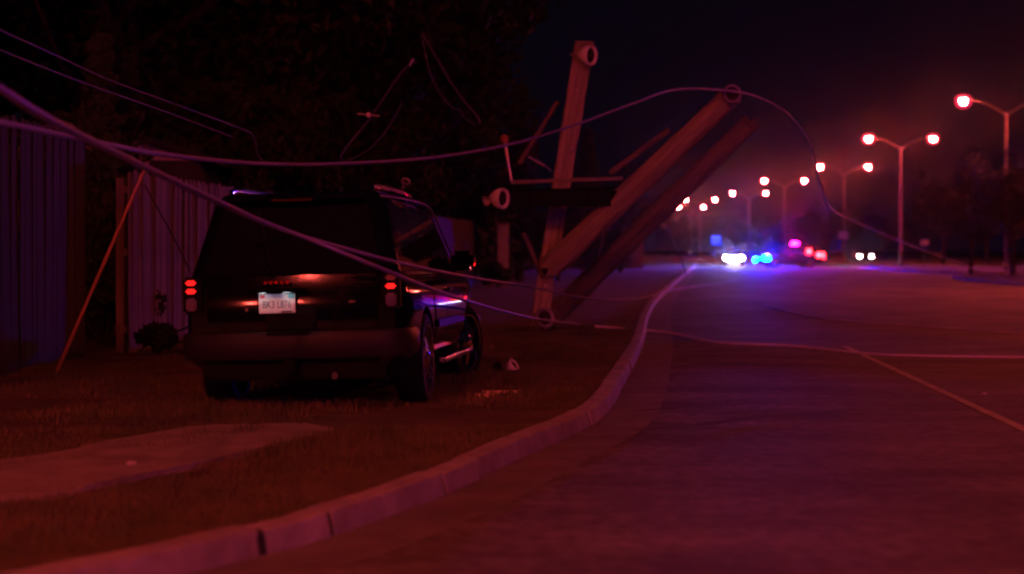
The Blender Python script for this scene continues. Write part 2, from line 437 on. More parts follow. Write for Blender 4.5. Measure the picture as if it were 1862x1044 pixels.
def make_vehicle(name, label, cat, P, group=None):
    """y forward from the tail, x right, z up from the ground."""
    t = thing(name, label, cat, group=group)
    L, HW, belt, hood, zb = P['L'], P['HW'], P['belt'], P['hood'], P['zb']
    gb, gt, roof, ghw = P['gb'], P['gt'], P['roof'], P['ghw']
    paint, trim = P['paint'], P.get('trim', BLACKP)
    trunk = P.get('trunk', belt)
    def hw(y):
        for (a, b), (c, d) in zip(P['plan'], P['plan'][1:]):
            if a <= y <= c: return HW*(b+(d-b)*(y-a)/(c-a))
        return HW
    def top(y):
        if y >= gb[1]: return belt+(hood-belt)*((y-gb[1])/(L-gb[1]))**1.3
        if y <= gb[0]: return trunk
        return trunk+(belt-trunk)*min(1,(y-gb[0])/.6)
    def prof(y):
        w, tp = hw(y), top(y)
        return [(w*.84,zb),(w*.955,zb+.06),(w*.99,zb+.18),(w,zb+.30),(w*.995,tp-.32),(w*.985,tp-.16),(w*.955,tp-.055),(w*.90,tp-.012),(w*.80,tp)]
    ys = sorted({round(v,3) for v in [a for a, _ in P['plan']]+[L*k/22 for k in range(23)]})
    secs = []
    for y in ys:
        h = prof(y)
        secs.append([(x,y,z) for x, z in h]+[(0,y,top(y)+.025)]+[(-x,y,z) for x, z in h[::-1]]+[(0,y,zb)])
    body = MB().loft(secs).build('body', paint, t, smooth=True, ang=40)
    # wheel arches cut out of the body
    wr = P['wr']; ay = (P['rear_axle'], P['front_axle'])
    cut = MB()
    for y in ay:
        for s in (-1, 1):
            cut.lathe([(wr+.065,-.30),(wr+.065,.30)], 28, Matrix.Translation((s*HW, y, wr)) @ Matrix.Rotation(R(90),4,'Y'))
    co = cut.build('arch', BLACKP); md = body.modifiers.new('b','BOOLEAN'); md.object = co; md.operation = 'DIFFERENCE'; md.solver = 'EXACT'
    dg = bpy.context.evaluated_depsgraph_get(); me = bpy.data.meshes.new_from_object(body.evaluated_get(dg))
    body.modifiers.clear(); body.data = me; bpy.data.objects.remove(co)
    me.materials.clear(); me.materials.append(paint)
    MB().box((0,L/2,zb+.06),(HW*1.5,L*.9,.12)).build('underbody', BLACKP, t)
    # cabin
    cab = MB().loft([rrect(-ghw[0],ghw[0],gb[0],gb[1],belt-.02,.10), rrect(-ghw[1],ghw[1],gt[0],gt[1],roof-.07,.12), rrect(-ghw[1]+.06,ghw[1]-.06,gt[0]+.07,gt[1]-.08,roof-.015,.12), rrect(-ghw[1]+.25,ghw[1]-.25,gt[0]+.3,gt[1]-.3,roof,.15)])
    cb = cab.build('cabin', paint, t, smooth=True, ang=45)
    z0, z1 = belt-.02, roof-.07
    def side(s, y, z, off=.006):
        u = (z-z0)/(z1-z0); x = ghw[0]+(ghw[1]-ghw[0])*u
        nrm = Vector((z1-z0, 0, ghw[0]-ghw[1])).normalized()
        return (s*(x+nrm.x*off), y, z+nrm.z*off)
    def yl(e, z):
        u = (z-z0)/(z1-z0); return gb[e]+(gt[e]-gb[e])*u
    def pane(nm, q, back):
        n = len(q); v = q+back
        return MB().add(v, [list(range(n)), [n+i for i in range(n)][::-1]]+[[i,n+i,n+(i+1)%n,(i+1)%n] for i in range(n)]).build(nm, GLASS, t)
    wz0, wz1 = belt+.05, roof-.13
    ps = P['pillars']
    for s in (-1, 1):
        for k in range(len(ps)-1):
            a0 = ps[k]+.03 if k else None; a1 = ps[k+1]-.03 if k < len(ps)-2 else None
            def Y(z, e):
                if e == 0: return a0 if a0 is not None else yl(0,z)+.17
                return a1 if a1 is not None else yl(1,z)-.14
            q = [(Y(wz0,0),wz0),(Y(wz0,1),wz0),(Y(wz1,1),wz1),(Y(wz1,0),wz1)]
            pane('side_window', [side(s,y,z) for y, z in q], [side(s,y,z,-.01) for y, z in q])
    def xw(z): return ghw[0]+(ghw[1]-ghw[0])*(z-z0)/(z1-z0)
    for e, nm in ((0,'rear_window'),(1,'windshield')):
        sg = -1 if e == 0 else 1
        q = [(-xw(wz0)+.13,yl(e,wz0)+sg*.006,wz0),(xw(wz0)-.13,yl(e,wz0)+sg*.006,wz0),(xw(wz1)-.13,yl(e,wz1)+sg*.006,wz1),(-xw(wz1)+.13,yl(e,wz1)+sg*.006,wz1)]
        pane(nm, q, [(x,y-sg*.016,z) for x,y,z in q])
    # doors: skins sampled from the body side, a hair proud
    for s in (-1, 1):
        for k in range(len(P['doors'])):
            y0, y1 = P['doors'][k]; m = MB(); N = 8; rows = []
            for i in range(N+1):
                y = y0+(y1-y0)*i/N; rows.append([(s*(x+.007), y, z) for x, z in prof(y)[2:8]])
            n = len(rows[0])
            for r_ in rows: m.v += r_
            for r_ in rows: m.v += [(x-s*.02,y,z) for x,y,z in r_]
            T = (N+1)*n
            for i in range(N):
                for j in range(n-1):
                    a = i*n+j; m.f.append([a,a+1,a+n+1,a+n])
            edge = [j for j in range(n)]+[i*n+n-1 for i in range(1,N+1)]+[N*n+j for j in range(n-2,-1,-1)]+[i*n for i in range(N-1,0,-1)]
            for p, q_ in zip(edge, edge[1:]+edge[:1]): m.f.append([p, q_, q_+T, p+T])
            dr = m.build('door', paint, t, smooth=True, ang=40)
            w = hw(y0)
            MB().box((s*(w*.985+.025), y0+.16, top(y0)-.14),(.03,.20,.035)).build('door_handle', P.get('handle', paint), dr, bevel=.01)
        if P.get('molding'):
            y0, y1 = P['doors'][0][0], P['doors'][-1][1]; w = hw(y0)
            MB().box((s*(w+.014), (y0+y1)/2, zb+.30),(.02, y1-y0-.06, .07)).build('side_molding', trim, t, bevel=.008)
            MB().box((s*(w+.01), (P['rear_axle']+P['front_axle'])/2, zb-.03),(.16, P['front_axle']-P['rear_axle']-2*wr-.2, .05)).build('running_board', CHROME if P.get('chrome') else BLACKP, t, bevel=.015)
        mr = MB().box((s*(ghw[0]+.10), gb[1]-.42, belt+.13),(.24,.13,.20)).build('side_mirror', P.get('mirror', paint), t, bevel=.045)
        MB().box((s*(ghw[0]+.02), gb[1]-.40, belt+.05),(.16,.06,.05)).build('mirror_arm', BLACKP, mr)
    # wheels
    for i, y in enumerate(ay):
        for s in (-1, 1):
            wheel(t, s*(HW-.125), y, wr, .25, P.get('steer',0) if i else 0, s, P.get('rim', SILVER), P.get('spokes', 6))
    # bumpers as swept bands
    for e, nm in ((0,'rear_bumper'),(1,'front_bumper')):
        secs = []; y_e = 0 if e == 0 else L; sg = -1 if e == 0 else 1; bz = P['bump'][e]
        path = [(-HW*1.0, y_e-sg*.42),(-HW*.99,y_e-sg*.16),(-HW*.93,y_e+sg*.02),(-HW*.78,y_e+sg*.09),(-HW*.4,y_e+sg*.125),(0,y_e+sg*.135),(HW*.4,y_e+sg*.125),(HW*.78,y_e+sg*.09),(HW*.93,y_e+sg*.02),(HW*.99,y_e-sg*.16),(HW*1.0,y_e-sg*.42)]
        for i, (x, y) in enumerate(path):
            a = Vector((*path[max(i-1,0)],0)); b = Vector((*path[min(i+1,10)],0)); tt = (b-a).normalized(); nn = Vector((tt.y,-tt.x,0))*(-sg)*-1
            if e == 1: nn = -nn
            nn = nn if (nn.y*sg > 0 or abs(x) > HW*.95 and nn.x*x > 0) else -nn
            h0, h1 = bz
            secs.append([(x+nn.x*u,y+nn.y*u,z) for u, z in ((-.06,h0),(.0,h0+.01),(.022,h0+.05),(.022,h1-.05),(.0,h1-.008),(-.06,h1))])
        MB().loft(secs).build(nm, P['bumper_mat'], t, smooth=True, ang=50)
    # front: grille and headlights
    g = MB().box((0,L+.004,(hood+P['bump'][1][1])/2-.02),(HW*1.0,.05,(hood-P['bump'][1][1])*.72)).build('grille', BLACKP, t, bevel=.01)
    for k in range(3):
        MB().box((0,L+.032,P['bump'][1][1]+.05+k*.06),(HW*.96,.012,.02)).build('grille_bar', CHROME, g)
    for s in (-1, 1):
        MB().box((s*HW*.70, L-.02, (hood+P['bump'][1][1])/2-.02),(HW*.36,.13,(hood-P['bump'][1][1])*.66), Matrix.Rotation(-s*R(14),3,'Z')).build('headlight', P['head'], t, bevel=.02)
    return t, prof, top, body

def lightbar(t, z, y, w, mats):
    e = MB().box((0,y,z+.02),(w,.28,.04)).build('light_bar', BLACKP, t, bevel=.01)
    n = len(mats)
    for i, m in enumerate(mats):
        MB().box((-w/2+w*(i+.5)/n, y, z+.10),(w/n*.94,.26,.115)).build('light_bar_lens', m, e, bevel=.025)

SUV = dict(L=4.95, HW=.955, belt=1.10, hood=1.06, zb=.36, gb=(.03,3.72), gt=(.26,2.95), roof=1.83, ghw=(.885,.71),
  plan=[(0,.885),(.06,.935),(.25,.985),(.8,1.),(3.9,1.),(4.5,.97),(4.8,.92),(4.9,.86),(4.95,.78)],
  pillars=[.2,1.22,2.12,3.3], doors=[(1.55,2.28),(2.31,3.42)], wr=.385, rear_axle=1.02, front_axle=3.95, bump=((.45,.68),(.40,.66)), molding=True, spokes=6)
BLACKPAINT = mat('black_car_paint', (.003,.003,.005), .07, coat=.0, spec=.5)
P = dict(SUV, paint=BLACKPAINT, steer=R(-17), chrome=True, head=HEAD_OFF, handle=BLACKPAINT, bumper_mat=mat('grey_bumper', (.018,.016,.019), .5, .0, spec=.2, var=.15, scale=5), rim=mat('bright_chrome_rim', (.8,.8,.82), .1, 1.))
car, prof, top, body = make_vehicle('crashed_suv', 'black sport utility vehicle with red tail lamps lit, stopped on the verge under fallen wires', 'suv', P)
car.location = (-1.765, 13.42, VZ-.015); car.rotation_euler = (R(-.5), R(-1.7), R(-5.6))

def suv_rear(t):
    # liftgate: gently crowned panel between the lamps
    m = MB(); nx, nz = 14, 8; rows = []
    for j in range(nz+1):
        z = .70+.43*j/nz
        rows.append([(-.70+1.40*i/nx, -.030-.018*(1-((i/nx-.5)*2)**2)+.046*(j/nz)**1.2-.012*math.sin(math.pi*j/nz), z) for i in range(nx+1)])
    for r_ in rows: m.v += r_
    n = nx+1
    for j in range(nz):
        for i in range(nx): a = j*n+i; m.f.append([a,a+1,a+n+1,a+n])
    T = len(m.v); m.v += [(x,y+.09,z) for x,y,z in m.v[:T]]
    edge = list(range(n))+[j*n+nx for j in range(1,nz+1)]+[nz*n+i for i in range(nx-1,-1,-1)]+[j*n for j in range(nz-1,0,-1)]
    for p, q in zip(edge, edge[1:]+edge[:1]): m.f.append([p, q, q+T, p+T])
    lg = m.build('liftgate', BLACKPAINT, t, smooth=True, ang=40)
    MB().box((0,-.052,.79),(.42,.03,.20)).build('plate_recess', BLACKP, lg, bevel=.01)
    MB().box((-.1,-.12,1.012),(.46,.15,.03)).build('plate_garnish', BLACKPAINT, lg, bevel=.008)
    b = MB(); rng = random.Random(4)                      # raised badge letters
    def text(s, loc, size, m_, par, ex=.003, nm='lettering', sx=1):
        cu = bpy.data.curves.new(nm,'FONT'); cu.body = s; cu.size = size; cu.extrude = ex; cu.align_x = 'CENTER'; cu.align_y = 'CENTER'
        ob = bpy.data.objects.new(nm, cu); COL.objects.link(ob); dg = bpy.context.evaluated_depsgraph_get(); dg.update()
        me = bpy.data.meshes.new_from_object(ob.evaluated_get(dg)); bpy.data.objects.remove(ob)
        me.transform(Matrix.Translation(loc) @ Matrix.Rotation(R(90),4,'X') @ Matrix.Diagonal((sx,1,1,1)))
        me.materials.clear(); return link(nm, me, m_, par)
    bd = mat('badge_red_sheen', (.5,.04,.05), .2, .6, coat=.5)  # red reflected light put into the badge colour
    for k in range(5):
        MB().box((-.20+.045*k,-.062,1.075),(.03,.012,.03)).build('badge', bd, lg, bevel=.005)
    MB().box((.51,-.060,.905),(.06,.012,.022)).build('model_badge', CHROME, lg, bevel=.004)
    MB().box((-.36,-.060,.86),(.03,.02,.03)).build('lock', CHROME, lg, bevel=.006)
    # number plate, white with pale teal top
    pl = MB().box((-.10,-.098,.905),(.30,.008,.155)).build('number_plate', mat('plate_white', (.60,.62,.60), .35, var=.06, scale=9), t, bevel=.003)
    MB().box((.02,-.1035,.962),(.05,.003,.036)).build('plate_sky', mat('plate_teal', (.12,.42,.48), .4), pl)
    MB().box((-.135,-.1035,.962),(.20,.003,.03)).build('plate_header', mat('plate_blue_grey', (.50,.56,.66), .4), pl)
    MB().box((-.215,-.1045,.965),(.035,.003,.026)).build('plate_emblem', mat('plate_red', (.55,.05,.08), .4), pl)
    ink = mat('plate_ink', (.03,.03,.06), .4)
    text('BK3 L876', (-.10,-.1035,.895), .083, ink, pl, .001, 'plate_number', .72)
    text('TEXAS', (-.10,-.1055,.963), .030, mat('plate_letter_blue', (.05,.12,.35), .4), pl, .001, 'plate_state')
    MB().box((-.02,-.1045,.838),(.09,.003,.012)).build('plate_frame_mark', ink, pl)
    for x in (-.2, .0):
        MB().add([(x-.03,-.19,.9955),(x-.03,-.165,.9955),(x+.03,-.165,.9955),(x+.03,-.19,.9955)],[[0,1,2,3]]).build('plate_lamp', emit('plate_lamp_lit', (20,21,21)), lg)
    for s in (-1, 1):
        e = MB().box((s*.82,-.002,.985),(.155,.10,.30)).build('tail_light', BLACKP, t, bevel=.02)
        for z, h, mm in ((1.090,.042,TAIL_DIM if s > 0 else TAIL_ON),(1.022,.042,TAIL_ON),(.912,.105,BACKUP)):
            MB().box((s*.825,-.052,z),(.088,.03,h)).build('tail_lens', mm, e, bevel=.014)
    for x, w in ((0,.36),):
        MB().box((x,-.165,.665),(w,.02,.03)).build('bumper_step', BLACKP, t, bevel=.006)
    MB().box((0,-.06,.40),(.10,.2,.10)).build('tow_hitch', BLACKP, t, bevel=.01)
    MB().box((0,.02,.36),(1.5,.1,.16)).build('rear_valance', BLACKP, t, bevel=.02)
    for s in (-1, 1):
        MB().tube(spline([(s*.60,.45,1.80),(s*.605,.55,1.862),(s*.60,1.6,1.875),(s*.58,2.55,1.862),(s*.575,2.65,1.80)],4), .022, 8).build('roof_rail', CHROME, t, smooth=True)
        MB().tube(spline([(s*.905,.22,1.118),(s*.915,1.2,1.125),(s*.912,2.4,1.122),(s*.905,3.45,1.105)],8), .015, 8).build('belt_glint_strip', CHROME, t, smooth=True)  # chrome strip added to catch lamp glints along the belt line
        MB().tube(spline([(s*.70,.32,1.772),(s*.722,1.4,1.785),(s*.718,2.7,1.775),(s*.76,3.0,1.66),(s*.85,3.45,1.30)],6), .011, 8).build('roof_glint_strip', CHROME, t, smooth=True)  # chrome strip added for the highlight on roof edge and pillar
    MB().tube([(.35,.2,.30),(.35,-.06,.31)], .03, 10).build('exhaust_pipe', CHROME, t, smooth=True)
    MB().tube(spline([(0,.12,1.50),(-.15,.085,1.44),(-.32,.075,1.40)],4), .009, 6).build('rear_wiper', BLACKP, t)
    MB().box((0,.20,1.765),(1.15,.16,.03)).build('roof_spoiler', BLACKPAINT, t, bevel=.012)
    MB().box((0,.115,1.748),(.34,.02,.022)).build('brake_light', mat('dark_red_lens', (.02,.003,.003), .15), t)
suv_rear(car)

SEDAN = dict(L=5.0, HW=.93, belt=.98, hood=.88, zb=.24, gb=(.75,3.75), gt=(1.45,2.85), roof=1.46, ghw=(.84,.62), trunk=1.0,
  plan=[(0,.82),(.08,.9),(.3,.97),(.9,1.),(4.,1.),(4.5,.96),(4.8,.88),(4.95,.76),(5.0,.66)],
  pillars=[1.,1.55,2.35,3.3], doors=[(1.45,2.33),(2.36,3.45)], wr=.335, rear_axle=1.1, front_axle=4.05, bump=((.38,.62),(.34,.60)), spokes=5)
def simple_rear(t, Pd, on=True):
    for s in (-1, 1):
        MB().box((s*Pd['HW']*.72,-.01,Pd['belt']-.14),(Pd['HW']*.34,.09,.14)).build('tail_light', REDOFF, t, bevel=.02)
# patrol car facing us, headlights full on
DARKP = mat('dark_patrol_paint', (.03,.03,.05), .25, coat=.8); WHITEP = mat('white_patrol_paint', (.7,.7,.72), .25, coat=.8)
pc, *_ = make_vehicle('patrol_car', 'patrol car facing the camera with dazzling white headlights, far down the road', 'police car', dict(SEDAN, paint=DARKP, head=HEAD_ON, bumper_mat=BLACKP))
simple_rear(pc, SEDAN); lightbar(pc, 1.46, 2.15, 1.25, [BLUE_OFF, BLUE_OFF, BLUE_OFF, REDOFF, REDOFF, REDOFF])
d = 150; pc.location = ((1333-CX)/FPX*d, d, 0); pc.rotation_euler.z = R(180-7)
gd = MB().box((0,5.16,.52),(1.1,.06,.10)).box((-.4,5.16,.62),(.06,.06,.5)).box((.4,5.16,.62),(.06,.06,.5)).build('push_bumper', BLACKP, pc)
for x, z in ((-.16,.70),(.16,.70),(-.2,.46),(.2,.46)):
    MB().lathe([(.10,0),(.11,.05),(.06,.07),(.01,.075)], 14, Matrix.Translation((x,5.19,z)) @ Matrix.Rotation(R(-90),4,'X')).build('added_glare_lamp', HEAD_ON, gd, smooth=True)  # extra lamps added to swell the headlight glare into one blob
# patrol SUV broadside
ps_, *_ = make_vehicle('patrol_suv', 'dark patrol vehicle standing broadside across the road with red roof strobe', 'police car', dict(SUV, paint=DARKP, head=HEAD_OFF, bumper_mat=BLACKP))
simple_rear(ps_, SUV); lightbar(ps_, 1.83, 2.1, 1.3, [RED_S, RED_S, RED_S, RED_S, REDOFF, REDOFF])
d = 132; ps_.location = ((1490-CX)/FPX*d, d, 0); ps_.rotation_euler.z = R(97)
MB().box((.55,5.10,.62),(.42,.10,.26)).build('grille_strobe', BLUE_S, ps_, bevel=.03)
MB().box((-.985,4.62,.78),(.07,.46,.30)).build('fender_strobe', BLUE_S, ps_, bevel=.02)
for s in (-1, 1):
    MB().box((s*.86,-.06,.98),(.14,.10,.42)).build('rear_strobe', emit('rear_red_lit', (120,.8,1.2)), ps_, bevel=.02)
for y, z, h in ((1.15,1.30,.30),(.35,1.02,.34)):
    MB().box((-.99,y,z),(.06,.34,h)).build('side_strobe', MATS['rear_red_lit'], ps_, bevel=.02)
# oncoming car beyond
oc, *_ = make_vehicle('oncoming_car', 'oncoming car with two small white headlights, right of the patrol vehicles', 'car', dict(SEDAN, paint=DARKP, head=HEAD_LOW, bumper_mat=BLACKP))
simple_rear(oc, SEDAN)
d = 188; oc.location = ((1561-CX)/FPX*d, d, 0); oc.rotation_euler.z = R(180-3)
# second patrol vehicle, parked behind the photographer, whose strobes colour the near wires and timbers
pb, *_ = make_vehicle('patrol_suv', 'patrol utility vehicle with flashing roof bar parked behind the camera', 'police car', dict(SUV, paint=WHITEP, head=HEAD_OFF, bumper_mat=BLACKP))
simple_rear(pb, SUV); lightbar(pb, 1.83, 2.1, 1.3, [RED_L, RED_L, BLUE_L, BLUE_L, BLUE_L, BLUE_L])
pb.location = (13.0, -14, 0); pb.rotation_euler.z = R(20)

# ------------------------------------------------------------------ fallen poles and cross-arms
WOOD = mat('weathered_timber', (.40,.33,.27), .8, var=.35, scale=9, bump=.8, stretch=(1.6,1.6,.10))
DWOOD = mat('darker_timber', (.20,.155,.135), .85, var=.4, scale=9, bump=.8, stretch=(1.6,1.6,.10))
UNLITW = mat('unlit_timber', (.012,.010,.009), .9, spec=.1, var=.4, scale=5, bump=.4)  # near-black colour stands in for the beam's unlit face
PORC = mat('white_porcelain', (.78,.76,.76), .18, coat=.6)
GALV = mat('galvanised_bolt', (.5,.48,.46), .4, .8)
PORD = mat('brown_porcelain', (.05,.03,.03), .15, coat=.6)
def beam(name, label, a, b, w0, w1, m, round_=False, cat='timber'):
    """timber along local z from a to b; the split ends are uneven"""
    a, b = Vector(a), Vector(b); Lg = (b-a).length
    t = thing(name, label, cat, a); t.rotation_euler = align(b-a).to_euler()
    N = 30; n = 16 if round_ else 8; rng = random.Random(hash(name) % 100 if False else len(label)); mb = MB(); secs = []
    for i in range(N+1):
        w = w0+(w1-w0)*i/N; ring = []
        for j in range(n):
            if round_:
                an = 2*math.pi*j/n; x, y = w/2*math.cos(an), w/2*math.sin(an)
            else:
                c = .42; x, y = [(.5,-c),(.5,c),(c,.5),(-c,.5),(-.5,c),(-.5,-c),(-c,-.5),(c,-.5)][j]; x *= w; y *= w*.9
            z = Lg*i/N
            if i in (0, N): z += rng.uniform(-.10,.10)
            k_ = 1+.03*math.sin(i*.9+j*2)+rng.uniform(-.03,.03); ring.append((x*k_, y*k_, z))
        secs.append(ring)
    mb.loft(secs).build('timber', m, t, smooth=True, ang=30)
    return t, Lg, (lambda p: align(b-a).inverted() @ (Vector(p)-a))
def insulator(parent, p, axis, r, conv=None, rim=PORC, core=PORD):
    """spool-and-bell insulator: flared pale skirt with a dark hollow"""
    M = Matrix.Translation(p) @ align(axis)
    i = MB().lathe([(r*.45,-r*1.2),(r*.6,-r*.95),(r*.85,-r*.6),(r*.97,-.25*r),(r*1.0,.12*r),(r*.95,.24*r),(r*.82,.22*r),(r*.68,.04*r)], 28, M, cap=False).build('insulator', rim, parent, smooth=True, ang=60)
    MB().lathe([(r*.70,.03*r),(r*.60,-.15*r),(r*.35,-.2*r),(r*.30,.25*r),(r*.12,.3*r),(r*.02,.3*r)], 24, M, cap=False).build('insulator_core', core, i, smooth=True)
    MB().lathe([(.02,-r*2.2),(.02,-r*1.0)], 8, M).build('insulator_pin', GALV, i)
    return i
def rod(parent, name, a, b, r, inv, m=GALV, flat=False):
    mb = MB(); pa, pb_ = inv(a), inv(b)
    mb.tube([pa, pb_], r, 4 if flat else 8, sq=flat)
    return mb.build(name, m, parent)
def bolt(parent, p, inv, axis=(0,-1,0), r=.03):
    q = inv(p); ax = (inv(Vector(p)+Vector(axis))-q)
    MB().lathe([(r,-.02),(r,.03),(r*.5,.035),(r*.5,.07)], 6, Matrix.Translation(q) @ align(ax)).build('bolt', GALV, parent)

a, b = U(979,592,26.2), U(1063,78,24.6)
t1, L1, inv = beam('broken_crossarm', 'steeply leaning square timber with a white insulator at its top and another at its foot', a, b, .27, .28, WOOD)
def idir(inv, o, ax): return inv(Vector(o)+Vector(ax))-inv(o)
p = U(1073,101,24.32); insulator(t1, inv(p), idir(inv,p,(.80,-.58,-.1)), .155)
p = U(990,578,25.75); insulator(t1, inv(p), idir(inv,p,(.45,-.85,.15)), .165, rim=mat('grey_porcelain', (.30,.27,.36), .2, coat=.5))
for (px,py,dd) in ((1050,165,24.72),(1040,270,24.98),(1018,300,25.1),(992,520,25.72)): bolt(t1, U(px,py,dd), inv)
rod(t1, 'brace', U(1014,186,25.3), U(946,296,25.9), .042, inv, DWOOD, True)
rod(t1, 'brace', U(953,425,25.4), U(986,505,25.8), .042, inv, DWOOD, True)
rod(t1, 'strap', U(961,285,25.4), U(990,302,25.3), .018, inv)

a, b = U(1003,484,25.4), U(1326,178,22.4)
t2, L2, inv = beam('fallen_pole', 'upper of two thick poles leaning over the road, round insulator at its tip', a, b, .38, .29, WOOD, True, 'utility pole')
p = U(1331,171,22.15); insulator(t2, inv(p), idir(inv,p,(.2,-.95,.05)), .135, rim=mat('dark_glass_rim', (.22,.18,.30), .12, coat=.6), core=PORD)
rod(t2, 'brace', U(1216,236,23.55), U(1110,314,24.1), .045, inv, DWOOD, True)
for (px,py,dd) in ((1060,430,24.65),(1150,345,23.85),(1250,250,22.98)): bolt(t2, U(px,py,dd), inv)
a, b = U(1010,570,28.4), U(1366,222,26.0)
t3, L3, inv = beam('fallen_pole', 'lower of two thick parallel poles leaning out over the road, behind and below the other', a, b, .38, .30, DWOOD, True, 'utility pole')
rod(t3, 'wire_guard', U(1104,395,26.9), U(1088,468,27.3), .02, inv)
for (px,py,dd) in ((1080,500,27.85),(1180,405,27.1)): bolt(t3, U(px,py,dd), inv)

a, b = U(893,362,24.55), U(1114,357,24.1)
t4, L4, inv = beam('broken_crossarm', 'dark tarred timber lying level across the leaning one, white insulator at its left end', a, b, .24, .24, UNLITW)  # not tarred: the near-black colour stands in for its unlit face
p = U(913,361,24.22); insulator(t4, inv(p), idir(inv,p,(.82,-.55,-.05)), .155)
p = U(886,366,24.5); MB().lathe([(.03,-.06),(.07,-.03),(.07,.03),(.03,.06)], 12, Matrix.Translation(inv(p)) @ align(idir(inv,p,(-1,0,0)))).build('end_knob', PORC, t4, smooth=True)
rod(t4, 'flat_bar', U(930,331,24.2), U(1132,324,23.7), .034, inv, GALV, True)
rod(t4, 'pin', U(930,330,24.25), U(917,252,24.25), .026, inv)
p = U(917,254,24.25); MB().lathe([(.03,-.05),(.06,-.04),(.06,.04),(.03,.07)], 12, Matrix.Translation(inv(p))  @ align(idir(inv,p,(0,0,1)))).build('pin_cap', mat('rusty_cap', (.35,.13,.05), .7), t4, smooth=True)
# leaning stake on the left
a, b = U(100,662,17.6), U(265,303,17.4); a.z = VZ-.02
t5, L5, inv = beam('leaning_stake', 'thin reddish stake leaning under the fallen cable at the left fence', a, b, .038, .034, mat('red_wood', (.42,.22,.16), .75, var=.2, scale=6), True, 'stake')
MB().lathe([(.012,-.02),(.022,.0),(.022,.03),(.008,.05)], 8, Matrix.Translation((0,0,L5))).build('tip', GALV, t5)

# ------------------------------------------------------------------ cables
CABLE = mat('bare_cable', (.22,.20,.50), .6)
PALEW = mat('pale_cable', (.70,.60,.72), .6)
THINW = mat('thin_cable', (.07,.065,.18), .6)
BLKW = mat('black_cable', (.02,.02,.02), .6)
def cable(label, pts, r, m=CABLE, n=9):
    P_ = [Vector(p) if isinstance(p, Vector) else U(*p) for p in pts]
    o = MB().tube(spline(P_, n), r, 7).build('fallen_cable', m, smooth=True, ang=80)
    return tag(o, label, 'cable', 'fallen power cables')
cable('thick cable from the left edge over the black vehicle to the leaning timber', [(-120,95,6.4),(0,165,7.2),(100,226,8.3),(265,307,10),(400,371,11.3),(500,413,12.1),(600,444,12.6),(740,481,13.5),(860,505,16.5),(960,521,23),(1060,541,25.2),(1150,544,28),(1230,526,38),(1300,516,60),(1340,510,75)], .015)
cable('twin cable below it, passing the tail lamp to the foot of the leaning timber', [(-120,88,6.3),(0,160,7.1),(100,220,8.2),(265,303,9.9),(400,367,11.2),(480,404,11.9),(560,434,12.3),(700,491,12.9),(830,541,15),(960,577,22.6),(1052,590,25.4)], .0165)
cable('pale cable starting at the kerb and crossing the asphalt to the right edge', [(1084,594,26.2),(1110,596,26.6),(1160,600,27.6),(1215,605,27.2),(1300,622,24.9),(1450,630,23.8),(1600,645,22.0),(1862,650,21.4),(1990,648,21.6)], .022, PALEW)
cable('long sagging cable from left edge over the leaning pole tip and down to right', [(-110,200,8.2),(0,222,9),(180,259,10.6),(300,281,12),(480,298,14.2),(640,297,16.2),(800,285,18.4),(930,262,20),(1050,226,21.3),(1150,189,21.9),(1230,163,22.0),(1330,166,22.0),(1390,181,22.0),(1440,215,22.4),(1476,267,23.5),(1490,330,27),(1512,380,32),(1560,406,38),(1640,440,47),(1720,470,54),(1862,519,64),(1960,530,66)], .018)
cable('upper of two thin cables slanting down from the top left corner', [(-100,10,11),(0,55,12),(100,100,13.5),(200,146,15),(320,190,17),(440,235,19.5),(462,250,20),(470,285,20.3),(492,298,20.6)], .008, THINW)
cable('lower of two thin cables slanting down from the top left corner', [(-100,50,11),(0,91,12),(150,150,14.2),(300,203,17),(425,250,19.4)], .0075, THINW)
cable('short cable lying across the far asphalt near the right edge', [(1390,556,41),(1480,577,34.2),(1620,590,31),(1862,607,27.6),(1960,612,26.8)], .018, PALEW)
cable('thin looped cable hanging from the tree above the black vehicle', [(758,112,21),(735,126,21),(700,175,21),(668,222,21),(640,255,21),(620,283,20.5),(624,290,20.4)], .009, THINW)
cable('thin curved cable hanging right of the looped one above the black vehicle', [(732,180,21.4),(722,205,21.4),(700,240,21.2),(670,272,21),(632,292,20.8),(610,296,20.6)], .007, THINW)
cable('long thin cable hanging down from the high point of the dark tree', [(768,62,22),(780,82,22),(820,150,22),(845,185,22),(868,212,22),(873,224,22)], .010, THINW)
cable('inner slack cable hanging from the high point of the dark tree', [(768,70,22.1),(775,105,22.1),(783,135,22.1),(800,170,22.1),(822,196,22.1),(836,200,22.1),(845,215,22.1),(866,229,22)], .007, THINW)
cable('black cable sagging in front of the pale fence boards', [(262,335,20.5),(290,385,20.5),(320,440,20.3),(345,492,20)], .010, BLKW)
cable('black cable lying low in front of the fence foot', [(240,652,21),(262,632,21),(310,608,21),(350,592,20.8)], .012, BLKW)
cable('short cable draped from the level shaded timber', [(960,286,24),(985,296,24),(1003,312,24)], .010)
cable('thin cable hanging over the kerb from the lower leaning pole', [(1195,395,27),(1215,420,27.5),(1232,455,28.5),(1248,500,31)], .007, THINW)
